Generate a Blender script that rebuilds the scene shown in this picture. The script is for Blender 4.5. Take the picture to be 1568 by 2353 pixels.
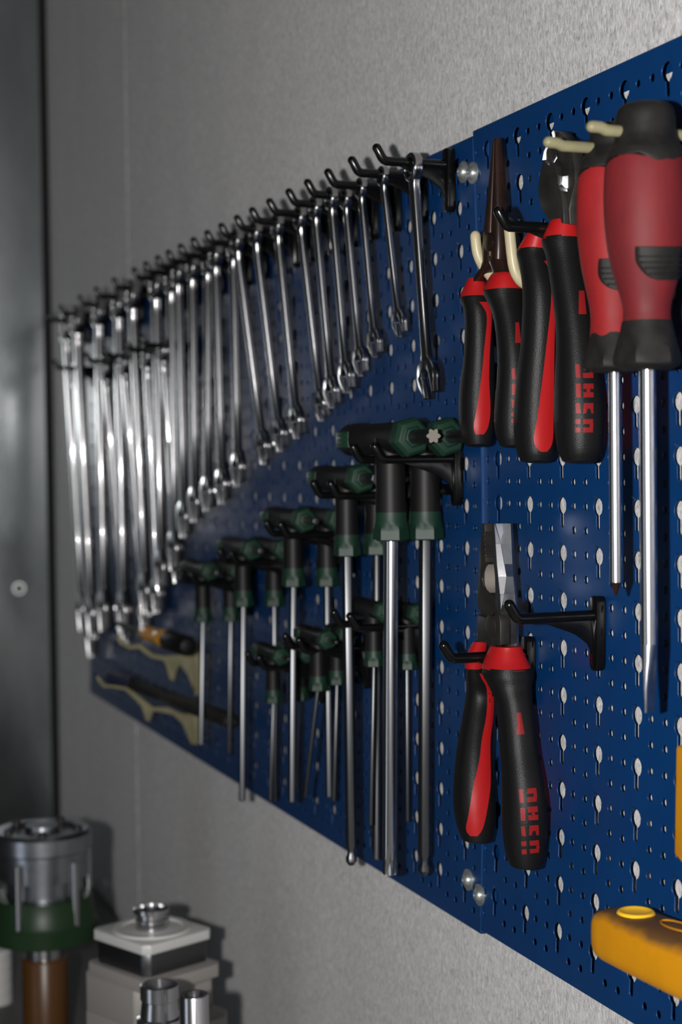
import bpy, bmesh, math, random
from math import sin, cos, pi, radians, sqrt
from mathutils import Vector, Matrix
from mathutils.bvhtree import BVHTree
from mathutils.geometry import tessellate_polygon

for o in list(bpy.data.objects):
    bpy.data.objects.remove(o)
random.seed(7)
SC = bpy.context.scene
COL = SC.collection
MM = 0.001

# ------------------------------------------------------------------ camera
# world frame: X along the wall to the right, Y into the wall, Z up (lengths below are in mm)
F_PX, YAW, PIT, ROL = 3702.88, 0.3604192, -0.0299256, -0.0126188
CAM = Vector((990.946, -482.255, 28.123))
AX = Vector((-cos(YAW) * cos(PIT), sin(YAW) * cos(PIT), sin(PIT)))
_r = AX.cross(Vector((0, 0, 1))).normalized()
_u = _r.cross(AX)
RT = _r * cos(ROL) + _u * sin(ROL)
UP = -_r * sin(ROL) + _u * cos(ROL)
cd = bpy.data.cameras.new('camera')
cam = bpy.data.objects.new('camera', cd)
COL.objects.link(cam)
M = Matrix((RT, UP, -AX)).transposed().to_4x4()
M.translation = CAM * MM
cam.matrix_world = M
cd.sensor_fit = 'VERTICAL'
cd.sensor_height = 22.3
cd.sensor_width = 14.9
cd.lens = F_PX * 22.3 / 2353
cd.clip_start = 0.01
cd.clip_end = 50
cd.dof.use_dof = True
cd.dof.focus_distance = 1.0
cd.dof.aperture_fstop = cd.lens / 7.6
SC.camera = cam

# ------------------------------------------------------------------ world, lights, exposure
SC.view_settings.view_transform = 'Standard'
SC.view_settings.look = 'None'
SC.view_settings.gamma = 1
SC.view_settings.use_curve_mapping = False
SC.view_settings.exposure = 0.0
W = bpy.data.worlds.new('world')
SC.world = W
W.use_nodes = True
W.node_tree.nodes['Background'].inputs[0].default_value = (0.95, 0.97, 1.0, 1)
W.node_tree.nodes['Background'].inputs[1].default_value = 0.016
# the camera's own flash: beside the lens (the camera is held upright)
fd = bpy.data.lights.new('flash', 'POINT')
fd.energy = 58
fd.shadow_soft_size = 0.010
fd.color = (1.0, 0.975, 0.96)
flash = bpy.data.objects.new('flash', fd)
COL.objects.link(flash)
flash.location = (CAM - RT * 92 + UP * 4) * MM
# dim unseen area fill, added low to brighten the lower wall
ld = bpy.data.lights.new('fill_light', 'AREA')
ld.shape = 'RECTANGLE'
ld.size = 0.5
ld.size_y = 1.4
ld.energy = 2.6
ld.color = (0.80, 0.88, 1.0)
fill = bpy.data.objects.new('fill_light', ld)
COL.objects.link(fill)
fill.location = (0.2, -1.9, -0.45)
fill.rotation_euler = (Vector((-0.6, 0, 0)) - Vector(fill.location)).to_track_quat('-Z', 'Y').to_euler()

# ------------------------------------------------------------------ projection helpers (mm)
def ray(px, py):
    return AX + RT * ((px - 784) / F_PX) - UP * ((py - 1176.5) / F_PX)
def at(px, py, off):                       # point seen at a pixel, `off` mm in front of the board plane
    d = ray(px, py)
    return CAM + d * ((-off - CAM.y) / d.y)
def at_x(px, py, X):                       # point seen at a pixel in the plane X
    d = ray(px, py)
    return CAM + d * ((X - CAM.x) / d.x)
def depth(P):
    return (Vector(P) - CAM).dot(AX)

# ------------------------------------------------------------------ materials
def mat(name, col, rough=0.5, metal=0.0, spec=0.5, coat=0.0, noise=0.0, nscale=60, bump=0.0, bscale=300,
        nstretch=(1, 1, 1), col2=None, trans=0.0, crough=0.08, rnoise=0.0, ior=1.45, aniso=0.0):
    m = bpy.data.materials.new(name)
    m.use_nodes = True
    nt = m.node_tree
    b = nt.nodes['Principled BSDF']
    b.inputs['Base Color'].default_value = (*col, 1)
    b.inputs['Roughness'].default_value = rough
    b.inputs['Metallic'].default_value = metal
    b.inputs['Specular IOR Level'].default_value = spec
    b.inputs['Coat Weight'].default_value = coat
    b.inputs['Coat Roughness'].default_value = crough
    b.inputs['Coat IOR'].default_value = 2.4 if coat >= 1 else 1.5
    b.inputs['Transmission Weight'].default_value = trans
    b.inputs['IOR'].default_value = ior
    b.inputs['Anisotropic'].default_value = aniso
    tc = None
    def coords(st):
        tc = nt.nodes.new('ShaderNodeTexCoord')
        mp = nt.nodes.new('ShaderNodeMapping')
        mp.inputs['Scale'].default_value = st
        nt.links.new(tc.outputs['Object'], mp.inputs[0])
        return mp.outputs[0]
    if noise > 0 or col2:
        n = nt.nodes.new('ShaderNodeTexNoise')
        n.inputs['Scale'].default_value = nscale
        n.inputs['Detail'].default_value = 6
        n.inputs['Roughness'].default_value = 0.65
        nt.links.new(coords(nstretch), n.inputs['Vector'])
        r = nt.nodes.new('ShaderNodeValToRGB')
        c2 = col2 or tuple(c * (1 - noise) for c in col)
        c1 = col if col2 else tuple(min(1, c * (1 + noise)) for c in col)
        r.color_ramp.elements[0].position = 0.36
        r.color_ramp.elements[1].position = 0.64
        r.color_ramp.elements[0].color = (*c2, 1)
        r.color_ramp.elements[1].color = (*c1, 1)
        nt.links.new(n.outputs[0], r.inputs[0])
        nt.links.new(r.outputs[0], b.inputs['Base Color'])
        if rnoise:
            mr = nt.nodes.new('ShaderNodeMapRange')
            mr.inputs[3].default_value = max(0.02, rough - rnoise)
            mr.inputs[4].default_value = rough + rnoise
            nt.links.new(n.outputs[0], mr.inputs[0])
            nt.links.new(mr.outputs[0], b.inputs['Roughness'])
    if bump > 0:
        n2 = nt.nodes.new('ShaderNodeTexNoise')
        n2.inputs['Scale'].default_value = bscale
        n2.inputs['Detail'].default_value = 4
        nt.links.new(coords(nstretch), n2.inputs['Vector'])
        bp = nt.nodes.new('ShaderNodeBump')
        bp.inputs['Strength'].default_value = bump
        bp.inputs['Distance'].default_value = 0.001
        nt.links.new(n2.outputs[0], bp.inputs['Height'])
        nt.links.new(bp.outputs[0], b.inputs['Normal'])
    return m

MT = {
 'blue': mat('blue_powder_coat', (0.0012, 0.030, 0.115), 0.36, spec=0.5, noise=0.06, nscale=25, bump=0.05, bscale=700, rnoise=0.05),
 'black': mat('black_plastic', (0.003, 0.003, 0.003), 0.2, spec=0.4),
 'rubber': mat('black_rubber', (0.005, 0.005, 0.005), 0.44, spec=0.32, bump=0.25, bscale=1500),
 'softblack': mat('soft_black_plastic', (0.0055, 0.005, 0.005), 0.5, spec=0.3),
 'red': mat('red_plastic', (0.34, 0.008, 0.009), 0.45, spec=0.35),
 'redworn': mat('worn_red_plastic', (0.150, 0.014, 0.016), 0.55, spec=0.18, col2=(0.095, 0.012, 0.014), nscale=30, nstretch=(1, 1, 0.35), noise=.1),
 'redworn2': mat('bright_red_plastic', (0.27, 0.014, 0.016), 0.55, spec=0.18, col2=(0.17, 0.012, 0.013), nscale=30, nstretch=(1, 1, 0.35), noise=.1),
 'dustyblack': mat('dusty_black_rubber', (0.014, 0.0125, 0.0115), 0.6, spec=0.25, col2=(0.006, 0.006, 0.0055), nscale=60, noise=.1),
 'letter': mat('red_print', (0.20, 0.007, 0.008), 0.5, spec=0.3),
 'steel': mat('brushed_steel', (0.56, 0.56, 0.57), 0.22, 1.0),
 'chrome': mat('chrome_vanadium', (0.30, 0.30, 0.305), 0.22, 1.0, coat=1.0, crough=0.045),
 'satin': mat('satin_steel', (0.13, 0.134, 0.14), 0.38, 1.0),
 'darksteel': mat('dark_oiled_steel', (0.05, 0.047, 0.042), 0.42, 0.7, spec=0.4, noise=0.2, nscale=80),
 'midsteel': mat('ground_steel', (0.40, 0.42, 0.45), 0.30, 1.0, noise=0.12, nscale=90),
 'rust': mat('rusty_brown_steel', (0.014, 0.009, 0.007), 0.34, 0.3, spec=0.5, col2=(0.030, 0.012, 0.008), nscale=90, noise=.1),
 'cream': mat('cream_plastic', (0.42, 0.37, 0.23), 0.35, spec=0.4, noise=0.1, nscale=50),
 'creamdull': mat('aged_cream_plastic', (0.20, 0.185, 0.105), 0.45, spec=0.4, noise=0.1, nscale=50),
 'green': mat('dark_green_plastic', (0.006, 0.040, 0.018), 0.42, spec=0.4),
 'greenlt': mat('green_plastic_facet', (0.005, 0.026, 0.014), 0.50, spec=0.45),
 'yellow': mat('yellow_plastic', (0.52, 0.22, 0.004), 0.45, spec=0.3, col2=(0.44, 0.18, 0.004), nscale=22, noise=.1),
 'yellowclean': mat('clean_yellow_plastic', (0.80, 0.46, 0.02), 0.3, spec=0.45),
 'dirtyellow': mat('dirty_yellow_plastic', (0.22, 0.115, 0.03), 0.5, spec=0.35, col2=(0.13, 0.075, 0.03), nscale=90, noise=.1),
 'strip': mat('bright_ground_steel', (0.75, 0.75, 0.74), 0.5, 0.6, noise=0.1, nscale=900),
 'pale': mat('pale_ground_steel', (0.27, 0.245, 0.21), 0.5, 0.3),
 'zinc': mat('zinc_plated_steel', (0.50, 0.53, 0.51), 0.38, 0.85),
 'wall': None,
 'galv': mat('galvanised_sheet', (0.66, 0.71, 0.72), 0.22, 0.95, coat=1.0, crough=0.13, col2=(0.48, 0.53, 0.54), nscale=9, nstretch=(1, 1, 0.5), noise=.1, rnoise=0.04, bump=0.06, bscale=30),
 'darkgap': mat('dark_gap_strip', (0.01, 0.009, 0.008), 0.8),
 'greenring': mat('green_coated_ring', (0.012, 0.034, 0.012), 0.4, spec=0.4),
 'greyplate': mat('grey_machined_plate', (0.32, 0.30, 0.28), 0.5, 0.2),
 'whiteplate': mat('pale_machined_plate', (0.60, 0.60, 0.58), 0.45, 0.1),
 'orange': mat('brown_orange_socket', (0.085, 0.034, 0.007), 0.35, spec=0.5),
 'bench': mat('grey_bench_top', (0.10, 0.10, 0.10), 0.6, noise=0.1),
 'amber': mat('amber_yellow_plastic', (0.75, 0.33, 0.02), 0.25, spec=0.5),
 'navy': mat('navy_plastic', (0.012, 0.016, 0.05), 0.4),
 'floor': mat('grey_floor', (0.14, 0.14, 0.135), 0.7, noise=0.15, nscale=8),
}
def wall_material():
    m = bpy.data.materials.new('embossed_grey_wall')
    m.use_nodes = True
    nt = m.node_tree; L = nt.links
    b = nt.nodes['Principled BSDF']
    tc = nt.nodes.new('ShaderNodeTexCoord')
    mp = nt.nodes.new('ShaderNodeMapping'); mp.inputs['Scale'].default_value = (1, 1, 0.42)
    L.new(tc.outputs['Object'], mp.inputs[0])
    n = nt.nodes.new('ShaderNodeTexNoise'); n.inputs['Scale'].default_value = 400; n.inputs['Detail'].default_value = 3
    n.inputs['Roughness'].default_value = 0.6; n.inputs['Distortion'].default_value = 1.2
    L.new(mp.outputs[0], n.inputs['Vector'])
    n2 = nt.nodes.new('ShaderNodeTexNoise'); n2.inputs['Scale'].default_value = 14; n2.inputs['Detail'].default_value = 5
    L.new(mp.outputs[0], n2.inputs['Vector'])
    r = nt.nodes.new('ShaderNodeValToRGB')
    r.color_ramp.elements[0].position = 0.30; r.color_ramp.elements[0].color = (0.27, 0.262, 0.258, 1)
    r.color_ramp.elements[1].position = 0.70; r.color_ramp.elements[1].color = (0.72, 0.71, 0.70, 1)
    L.new(n.outputs[0], r.inputs[0])
    mx = nt.nodes.new('ShaderNodeMixRGB'); mx.blend_type = 'MULTIPLY'; mx.inputs[0].default_value = 0.35
    L.new(r.outputs[0], mx.inputs[1])
    r2 = nt.nodes.new('ShaderNodeValToRGB')
    r2.color_ramp.elements[0].position = 0.3; r2.color_ramp.elements[0].color = (0.7, 0.7, 0.7, 1)
    r2.color_ramp.elements[1].position = 0.7
    L.new(n2.outputs[0], r2.inputs[0]); L.new(r2.outputs[0], mx.inputs[2])
    L.new(mx.outputs[0], b.inputs['Base Color'])
    b.inputs['Roughness'].default_value = 0.5
    b.inputs['Sheen Weight'].default_value = 0.4
    b.inputs['Sheen Roughness'].default_value = 0.5
    bp = nt.nodes.new('ShaderNodeBump'); bp.inputs['Strength'].default_value = 0.9; bp.inputs['Distance'].default_value = 0.0012
    L.new(n.outputs[0], bp.inputs['Height']); L.new(bp.outputs[0], b.inputs['Normal'])
    return m
MT['wall'] = wall_material()
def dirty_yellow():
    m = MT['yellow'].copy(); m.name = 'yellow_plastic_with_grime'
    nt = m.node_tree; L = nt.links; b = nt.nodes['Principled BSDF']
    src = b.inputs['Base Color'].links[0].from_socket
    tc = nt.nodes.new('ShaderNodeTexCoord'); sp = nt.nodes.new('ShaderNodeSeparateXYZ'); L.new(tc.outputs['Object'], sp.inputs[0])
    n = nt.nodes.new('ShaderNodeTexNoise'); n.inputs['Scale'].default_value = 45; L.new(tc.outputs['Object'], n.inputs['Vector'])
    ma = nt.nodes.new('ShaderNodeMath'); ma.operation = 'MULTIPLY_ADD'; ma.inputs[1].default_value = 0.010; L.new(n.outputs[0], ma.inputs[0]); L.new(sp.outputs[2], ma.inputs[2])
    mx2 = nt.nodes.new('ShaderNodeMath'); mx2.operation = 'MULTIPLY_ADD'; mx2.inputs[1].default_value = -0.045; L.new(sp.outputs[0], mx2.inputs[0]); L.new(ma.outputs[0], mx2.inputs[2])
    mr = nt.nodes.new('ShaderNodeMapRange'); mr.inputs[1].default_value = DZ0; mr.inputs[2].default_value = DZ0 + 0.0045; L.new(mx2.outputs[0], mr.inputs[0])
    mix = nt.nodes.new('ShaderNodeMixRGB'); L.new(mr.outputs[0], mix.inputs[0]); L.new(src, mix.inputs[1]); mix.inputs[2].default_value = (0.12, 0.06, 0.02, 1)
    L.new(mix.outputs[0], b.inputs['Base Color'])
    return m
DZ0 = 0.0


# ------------------------------------------------------------------ mesh helpers
class G:
    def __init__(s): s.v = []; s.f = []
    def add(s, v, f):
        k = len(s.v); s.v += [Vector(p) for p in v]; s.f += [tuple(i + k for i in q) for q in f]; return s
    def box(s, a, b):
        (x0, y0, z0), (x1, y1, z1) = a, b
        v = [(x, y, z) for x in (x0, x1) for y in (y0, y1) for z in (z0, z1)]
        return s.add(v, [(0, 1, 3, 2), (4, 6, 7, 5), (0, 4, 5, 1), (2, 3, 7, 6), (0, 2, 6, 4), (1, 5, 7, 3)])
    def loft(s, rings, cap=True):
        n = len(rings[0]); v = [p for r in rings for p in r]; f = []
        for i in range(len(rings) - 1):
            for j in range(n):
                a = i * n + j; b = i * n + (j + 1) % n
                f.append((a, b, b + n, a + n))
        if cap:
            f.append(tuple(range(n - 1, -1, -1))); f.append(tuple((len(rings) - 1) * n + j for j in range(n)))
        return s.add(v, f)
    def tube(s, path, rad, n=12, cap=True, round_end=False):
        path = [Vector(p) for p in path]
        if not hasattr(rad, '__len__'): rad = [rad] * len(path)
        if round_end:
            d = (path[-1] - path[-2]).normalized(); r = rad[-1]; e = path[-1]
            path = path[:-1]; rr = list(rad[:-1])
            while len(path) > 2 and (e - path[-1]).length < r * 1.05: path.pop(); rr.pop()
            d = (e - path[-1]).normalized()
            for t in (0, 25, 50, 70, 85):
                path.append(e - d * r * (1 - sin(radians(t)))); rr.append(r * cos(radians(t)))
            rad = rr
        rings = []
        ref = None
        for i, p in enumerate(path):
            if i == 0: t = path[1] - path[0]
            elif i == len(path) - 1: t = path[-1] - path[-2]
            else: t = (path[i + 1] - p).normalized() + (p - path[i - 1]).normalized()
            t = t.normalized()
            if ref is None: ref = t.orthogonal().normalized()
            ref = (ref - t * ref.dot(t)).normalized(); b = t.cross(ref)
            rings.append([p + (ref * cos(2 * pi * j / n) + b * sin(2 * pi * j / n)) * rad[i] for j in range(n)])
        return s.loft(rings, cap)
    def lathe(s, o, ax, prof, n=32, ph=0.0, flat=None):
        o = Vector(o); ax = Vector(ax).normalized(); u = ax.orthogonal().normalized(); w = ax.cross(u)
        rings = [[o + ax * t + (u * cos(ph + 2 * pi * j / n) + w * sin(ph + 2 * pi * j / n)) * r for j in range(n)] for t, r in prof]
        return s.loft(rings)
    def prism(s, pts, vec):
        pts = [Vector(p) for p in pts]; vec = Vector(vec); n = len(pts)
        v = pts + [p + vec for p in pts]
        f = [tuple(range(n)), tuple(range(2 * n - 1, n - 1, -1))] + [((j + 1) % n, j, j + n, (j + 1) % n + n) for j in range(n)]
        return s.add(v, f)
    def washer(s, o, ax, ro, ri, h, n=24, star=0.0, u=None):
        o = Vector(o); ax = Vector(ax).normalized(); u = Vector(u).normalized() if u else ax.orthogonal().normalized(); w = ax.cross(u)
        V = []; ch = min(h * .22, (ro - ri) * .3)
        for j in range(n):
            d = u * cos(2 * pi * j / n) + w * sin(2 * pi * j / n)
            r_in = ri * (1 + (star if j % 2 else 0))
            for t, r in ((-h / 2, r_in), (-h / 2, ro - ch), (-h / 2 + ch, ro), (h / 2 - ch, ro), (h / 2, ro - ch), (h / 2, r_in)):
                V.append(o + ax * t + d * r)
        f = []
        for j in range(n):
            for k in range(6):
                a = j * 6 + k; b = j * 6 + (k + 1) % 6; c = ((j + 1) % n) * 6 + (k + 1) % 6; e = ((j + 1) % n) * 6 + k
                f.append((a, b, c, e))
        return s.add(V, f)

def obj(name, g, m, parent=None, bevel=0.0, sharp=35, seg=2, loc=None):
    me = bpy.data.meshes.new(name)
    root = parent
    off = Vector((0, 0, 0))
    p = parent
    while p is not None:
        off += Vector(p.location); p = p.parent
    if loc is not None:
        off += Vector(loc) * MM
    me.from_pydata([tuple(q * MM - off) for q in g.v], [], g.f)
    bm = bmesh.new(); bm.from_mesh(me)
    bmesh.ops.recalc_face_normals(bm, faces=bm.faces)
    if bevel > 0:
        es = [e for e in bm.edges if len(e.link_faces) == 2 and e.calc_face_angle(0) > radians(38)]
        bmesh.ops.bevel(bm, geom=es, offset=bevel * MM, segments=seg, affect='EDGES', profile=0.5, clamp_overlap=True)
    bm.to_mesh(me); bm.free()
    me.materials.append(MT[m] if isinstance(m, str) else m)
    me.polygons.foreach_set('use_smooth', [True] * len(me.polygons))
    me.set_sharp_from_angle(angle=radians(sharp))
    o = bpy.data.objects.new(name, me)
    COL.objects.link(o)
    if loc is not None: o.location = Vector(loc) * MM
    o.parent = parent
    return o
def thing(name, label, cat, loc, group=None):
    o = bpy.data.objects.new(name, None); COL.objects.link(o)
    o.empty_display_size = 0.01
    o.location = Vector(loc) * MM
    o['label'] = label; o['category'] = cat
    if group: o['group'] = group
    return o
def tag(o, label, cat, group=None):
    o['label'] = label; o['category'] = cat
    if group: o['group'] = group
    return o
def struct(name, g, m, parent=None, **k):
    o = obj(name, g, m, parent, **k); o['kind'] = 'structure'; return o
def copy_tree(o, parent=None):
    c = o.copy(); COL.objects.link(c); c.parent = parent
    for ch in list(o.children): copy_tree(ch, c)
    return c
def spline(P, k=6):
    """Catmull-Rom through rows of numbers"""
    out = []
    n = len(P)
    for i in range(n - 1):
        a, b, c, d = P[max(i - 1, 0)], P[i], P[i + 1], P[min(i + 2, n - 1)]
        for j in range(k):
            t = j / k
            out.append(tuple(0.5 * (2 * q + (r - p) * t + (2 * p - 5 * q + 4 * r - s) * t * t + (3 * q - p - 3 * r + s) * t ** 3) for p, q, r, s in zip(a, b, c, d)))
    out.append(tuple(P[-1]))
    return out
def sup(c, a, b, n=24, e=2.6, rot=0.0):
    """superellipse ring in the XY plane"""
    r = []
    for j in range(n):
        t = 2 * pi * j / n
        x = a * math.copysign(abs(cos(t)) ** (2 / e), cos(t)); y = b * math.copysign(abs(sin(t)) ** (2 / e), sin(t))
        r.append(Vector((c[0] + x * cos(rot) - y * sin(rot), c[1] + x * sin(rot) + y * cos(rot), c[2])))
    return r
def bvh(g): return BVHTree.FromPolygons([tuple(v) for v in g.v], g.f)
def cast(tree, px, py):
    d = ray(px, py).normalized()
    h, n, i, t = tree.ray_cast(CAM, d)
    if h is None: return None
    if n.dot(d) > 0: n = -n
    return h, n
def drape(tree, rows, off=0.22, k=5, thick=None):
    """a thin skin on a surface: rows of points, each row a list of pixels along it"""
    g = G(); idx = []
    for r in rows:
        line = []
        for (x, y) in r:
            h = cast(tree, x, y)
            if h is None: line.append(None)
            else:
                g.v.append(h[0] + h[1] * off); line.append(len(g.v) - 1)
        idx.append(line)
    for i in range(len(idx) - 1):
        for j in range(len(idx[i]) - 1):
            q = (idx[i][j], idx[i][j + 1], idx[i + 1][j + 1], idx[i + 1][j])
            if None not in q: g.f.append(q)
    return g
def quad_rows(q, k=4):
    (a, b, c, d) = q        # a-b top edge, d-c bottom edge
    rows = []
    for i in range(k + 1):
        t = i / k
        l = (a[0] + (d[0] - a[0]) * t, a[1] + (d[1] - a[1]) * t); r = (b[0] + (c[0] - b[0]) * t, b[1] + (c[1] - b[1]) * t)
        rows.append([(l[0] + (r[0] - l[0]) * j / k, l[1] + (r[1] - l[1]) * j / k) for j in range(k + 1)])
    return rows

# ------------------------------------------------------------------ the room
WALL_Y = 12.5
g = G(); g.box((-1672, WALL_Y, -1000), (1500, WALL_Y + 60, 1700))
struct('wall_back', g, 'wall')
# raised joint covers of the wall cladding
for i, (px, w) in enumerate(((300, 13), (112, 11))):
    X = at(px, 1176, -WALL_Y + 2).x
    g = G(); g.box((X - w / 2, WALL_Y - 1.6, -1000), (X + w / 2, WALL_Y + 0.2, 1700))
    struct('trim_%d' % (i + 1), g, 'wall', bevel=0.6)
g = G(); g.box((-1672, WALL_Y - 8, -1000), (-1660, WALL_Y + 0.5, 1700))
struct('trim_3', g, 'darkgap', bevel=1)  # solid dark strip added in place of the dark gap at the corner
g = G(); g.box((-2600, -2600, -1010), (2200, WALL_Y + 60, -1000))
struct('floor', g, 'floor')
# steel door leaf standing at the end of the wall, a little open
dl = radians(9.3)
A = Vector((-1668, 2, 0)); D = Vector((sin(dl), -cos(dl), 0)) * -1
D = Vector((-sin(dl), -cos(dl), 0)); N = Vector((-cos(dl), sin(dl), 0))
g = G()
pts = [A, A + D * 620, A + D * 620 + N * 35, A + N * 35]
g.prism([p + Vector((0, 0, -995)) for p in pts], (0, 0, 2695))
door = struct('door_1', g, 'galv', bevel=2)
P = None
d = ray(44, 1352); nn = -N
t = (A - CAM).dot(nn) / d.dot(nn)
P = CAM + d * t
g = G(); g.lathe(P, nn, [(-1, 11), (1.2, 11), (2, 10), (2.01, 8), (5, 7), (7.5, 4.5), (8.4, 0.6)], 20)
obj('bolt', g, 'zinc', door)
g = G(); g.box((A.x - 5, A.y - 7, -995), (A.x + 10, A.y + 6, 1700))

# ------------------------------------------------------------------ perforated tool panels
BZ0, BZ1 = -299.0, 256.0
BOFF = {7.3: 1.0, 4.6: 0.6}
def keyhole(cx, cz):
    R, s = 5.5, 2.0; pts = []
    a0 = math.asin(s / R)
    for j in range(13):
        t = -pi / 2 + a0 + (2 * pi - 2 * a0) * j / 12
        pts.append((cx + R * cos(t), cz + R * sin(t)))
    for j in range(5):
        t = pi + pi * j / 4
        pts.append((cx + s * cos(t), cz - 12.0 + s * sin(t)))
    return pts
def hole(cx, cz, r=2.45): return [(cx + r * cos(2 * pi * j / 10), cz + r * sin(2 * pi * j / 10)) for j in range(10)]
def cell(w0, w1, holes, z0, z1):
    """flat cell with holes -> verts, tris of the front sheet, and hole loops"""
    outer = [(w0, z0), (w1, z0), (w1, z1), (w0, z1)]
    loops = [outer] + [list(reversed(h)) for h in holes]
    tri = tessellate_polygon([[Vector((x, z, 0)) for x, z in l] for l in loops])
    flat = [p for l in loops for p in l]
    n = 4; hl = []
    for h in holes: hl.append(list(range(n, n + len(h)))); n += len(h)
    return flat, tri, hl
def panel(x0, x1, xk, zoff, bow, label, first_c):
    th = 0.8
    g = G()
    def yb(z): return bow * (1 - ((z + 22) / 280) ** 2) - BOFF[bow]
    # columns: every 15 mm; each third one carries keyholes, the others pairs of round holes
    cols = []
    c = math.ceil((x0 + 5 - xk) / 15); last = math.floor((x1 - 5 - xk) / 15)
    while c <= last:
        cols.append((xk + c * 15, c % 3 == 0)); c += 1
    edges = [x0 + 1.2] + [(cols[i][0] + cols[i + 1][0]) / 2 for i in range(len(cols) - 1)] + [x1 - 1.2]
    zt, zb = BZ1 + zoff - 1.2, BZ0 + zoff + 1.2
    zr = [-(8 - r) * 0 for r in range(1)]
    rows = [240 - 30 * k + zoff for k in range(18)]
    for i, (cx, key) in enumerate(cols):
        w0, w1 = edges[i], edges[i + 1]
        for k, zc in enumerate(rows):
            z1 = zt if k == 0 else zc + 7.5
            z0 = zb if k == 17 else zc - 22.5
            hs = [keyhole(cx, zc)] if key else [hole(cx, zc), hole(cx, zc - 15)]
            flat, tri, hl = cell(w0, w1, hs, z0, z1)
            b = len(g.v); n = len(flat)
            g.v += [Vector((x, yb(z), z)) for x, z in flat]
            g.v += [Vector((x, yb(z) + th, z)) for x, z in flat]
            g.f += [tuple(b + q for q in t) for t in tri]
            for loop in hl:
                # rolled rim into the hole
                m = len(loop); k0 = len(g.v)
                for q in range(m):
                    a = b + loop[q]; e = b + loop[(q + 1) % m]
                    g.f.append((a, e, e + n, a + n))
    # folded rims at the four sides, 3-step rounded fold
    fd_ = [(0, 0), (-0.35, 0.85 * 0.5), (-1.2 + 0.0, 1.2), (-1.2, 9.6)]
    def fold(pa, pb, outw):
        prof = [(0.0, 0.0), (0.6, 0.15), (1.05, 0.6), (1.2, 1.2), (1.2, 9.6), (-11.0, 9.9)]
        steps = 24
        prev = None
        for k in range(steps + 1):
            t = k / steps
            x = pa[0] + (pb[0] - pa[0]) * t; z = pa[1] + (pb[1] - pa[1]) * t
            base = yb(z); ring = []
            for (o, y) in prof:
                yy = base + y if y < 5 else y + 2.0
                g.v.append(Vector((x + outw[0] * o, yy, z + outw[1] * o))); ring.append(len(g.v) - 1)
            if prev:
                for q in range(5): g.f.append((prev[q], prev[q + 1], ring[q + 1], ring[q]))
            prev = ring
    a0, a1 = x0 + 1.2, x1 - 1.2
    fold((a0, zt), (a1, zt), (0, 1)); fold((a0, zb), (a1, zb), (0, -1))
    fold((a0, zb), (a0, zt), (-1, 0)); fold((a1, zb), (a1, zt), (1, 0))
    me = bpy.data.meshes.new('perforated_panel')
    lx = (x0 + x1) / 2
    me.from_pydata([(q.x * MM - lx * MM, q.y * MM, q.z * MM) for q in g.v], [], g.f)
    bm = bmesh.new(); bm.from_mesh(me)
    bmesh.ops.remove_doubles(bm, verts=bm.verts, dist=0.00002)
    bmesh.ops.recalc_face_normals(bm, faces=bm.faces)
    # pull every hole rim back a little: a rounded punched edge
    bm.to_mesh(me); bm.free()
    me.materials.append(MT['blue'])
    me.polygons.foreach_set('use_smooth', [True] * len(me.polygons))
    me.set_sharp_from_angle(angle=radians(30))
    o = bpy.data.objects.new('perforated_panel', me); COL.objects.link(o)
    o.location = (lx * MM, 0, 0)
    bv = o.modifiers.new('rim', 'BEVEL'); bv.width = 0.00045; bv.segments = 2; bv.limit_method = 'ANGLE'; bv.angle_limit = radians(50)
    tag(o, label, 'tool panel', None)
    return o
SEAM = -21.0
panel(SEAM + 0.3, 505, 0.0, 0.0, 7.3, 'blue perforated steel panel at the right, behind the pliers and red screwdrivers', 0)
panel(-1340, SEAM - 0.3, -3.3, -3.0, 4.6, 'long blue perforated steel panel at the left, behind the wrenches and T-handle keys', 0)

def bolt(px, py, label):
    P = at(px, py, 1.5)
    t = thing('panel_screw', label, 'screw', (P.x, -0.2, P.z), 'screws fixing the panels at the seam')
    g = G(); g.lathe((P.x, 0.6, P.z), (0, -1, 0), [(0, 7.6), (1.3, 7.6), (1.6, 7.2), (1.61, 3.2)], 28)
    obj('washer', g, 'zinc', t)
    g = G(); g.lathe((P.x, -0.8, P.z), (0, -1, 0), [(0, 4.8), (0.8, 4.8), (2.2, 4.0), (3.2, 2.6), (3.3, 1.6), (2.2, 0.4)], 20)
    obj('screw_head', g, 'zinc', t)
bolt(1061, 395, 'zinc washer-head screw at the top of the seam, left one of the two')
bolt(1083, 397, 'zinc washer-head screw at the top of the seam, right one of the two')
bolt(1072, 2022, 'zinc washer-head screw at the bottom of the seam, upper left one of the two')
bolt(1098, 2057, 'zinc washer-head screw at the bottom of the seam, lower right one of the two')

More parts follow.
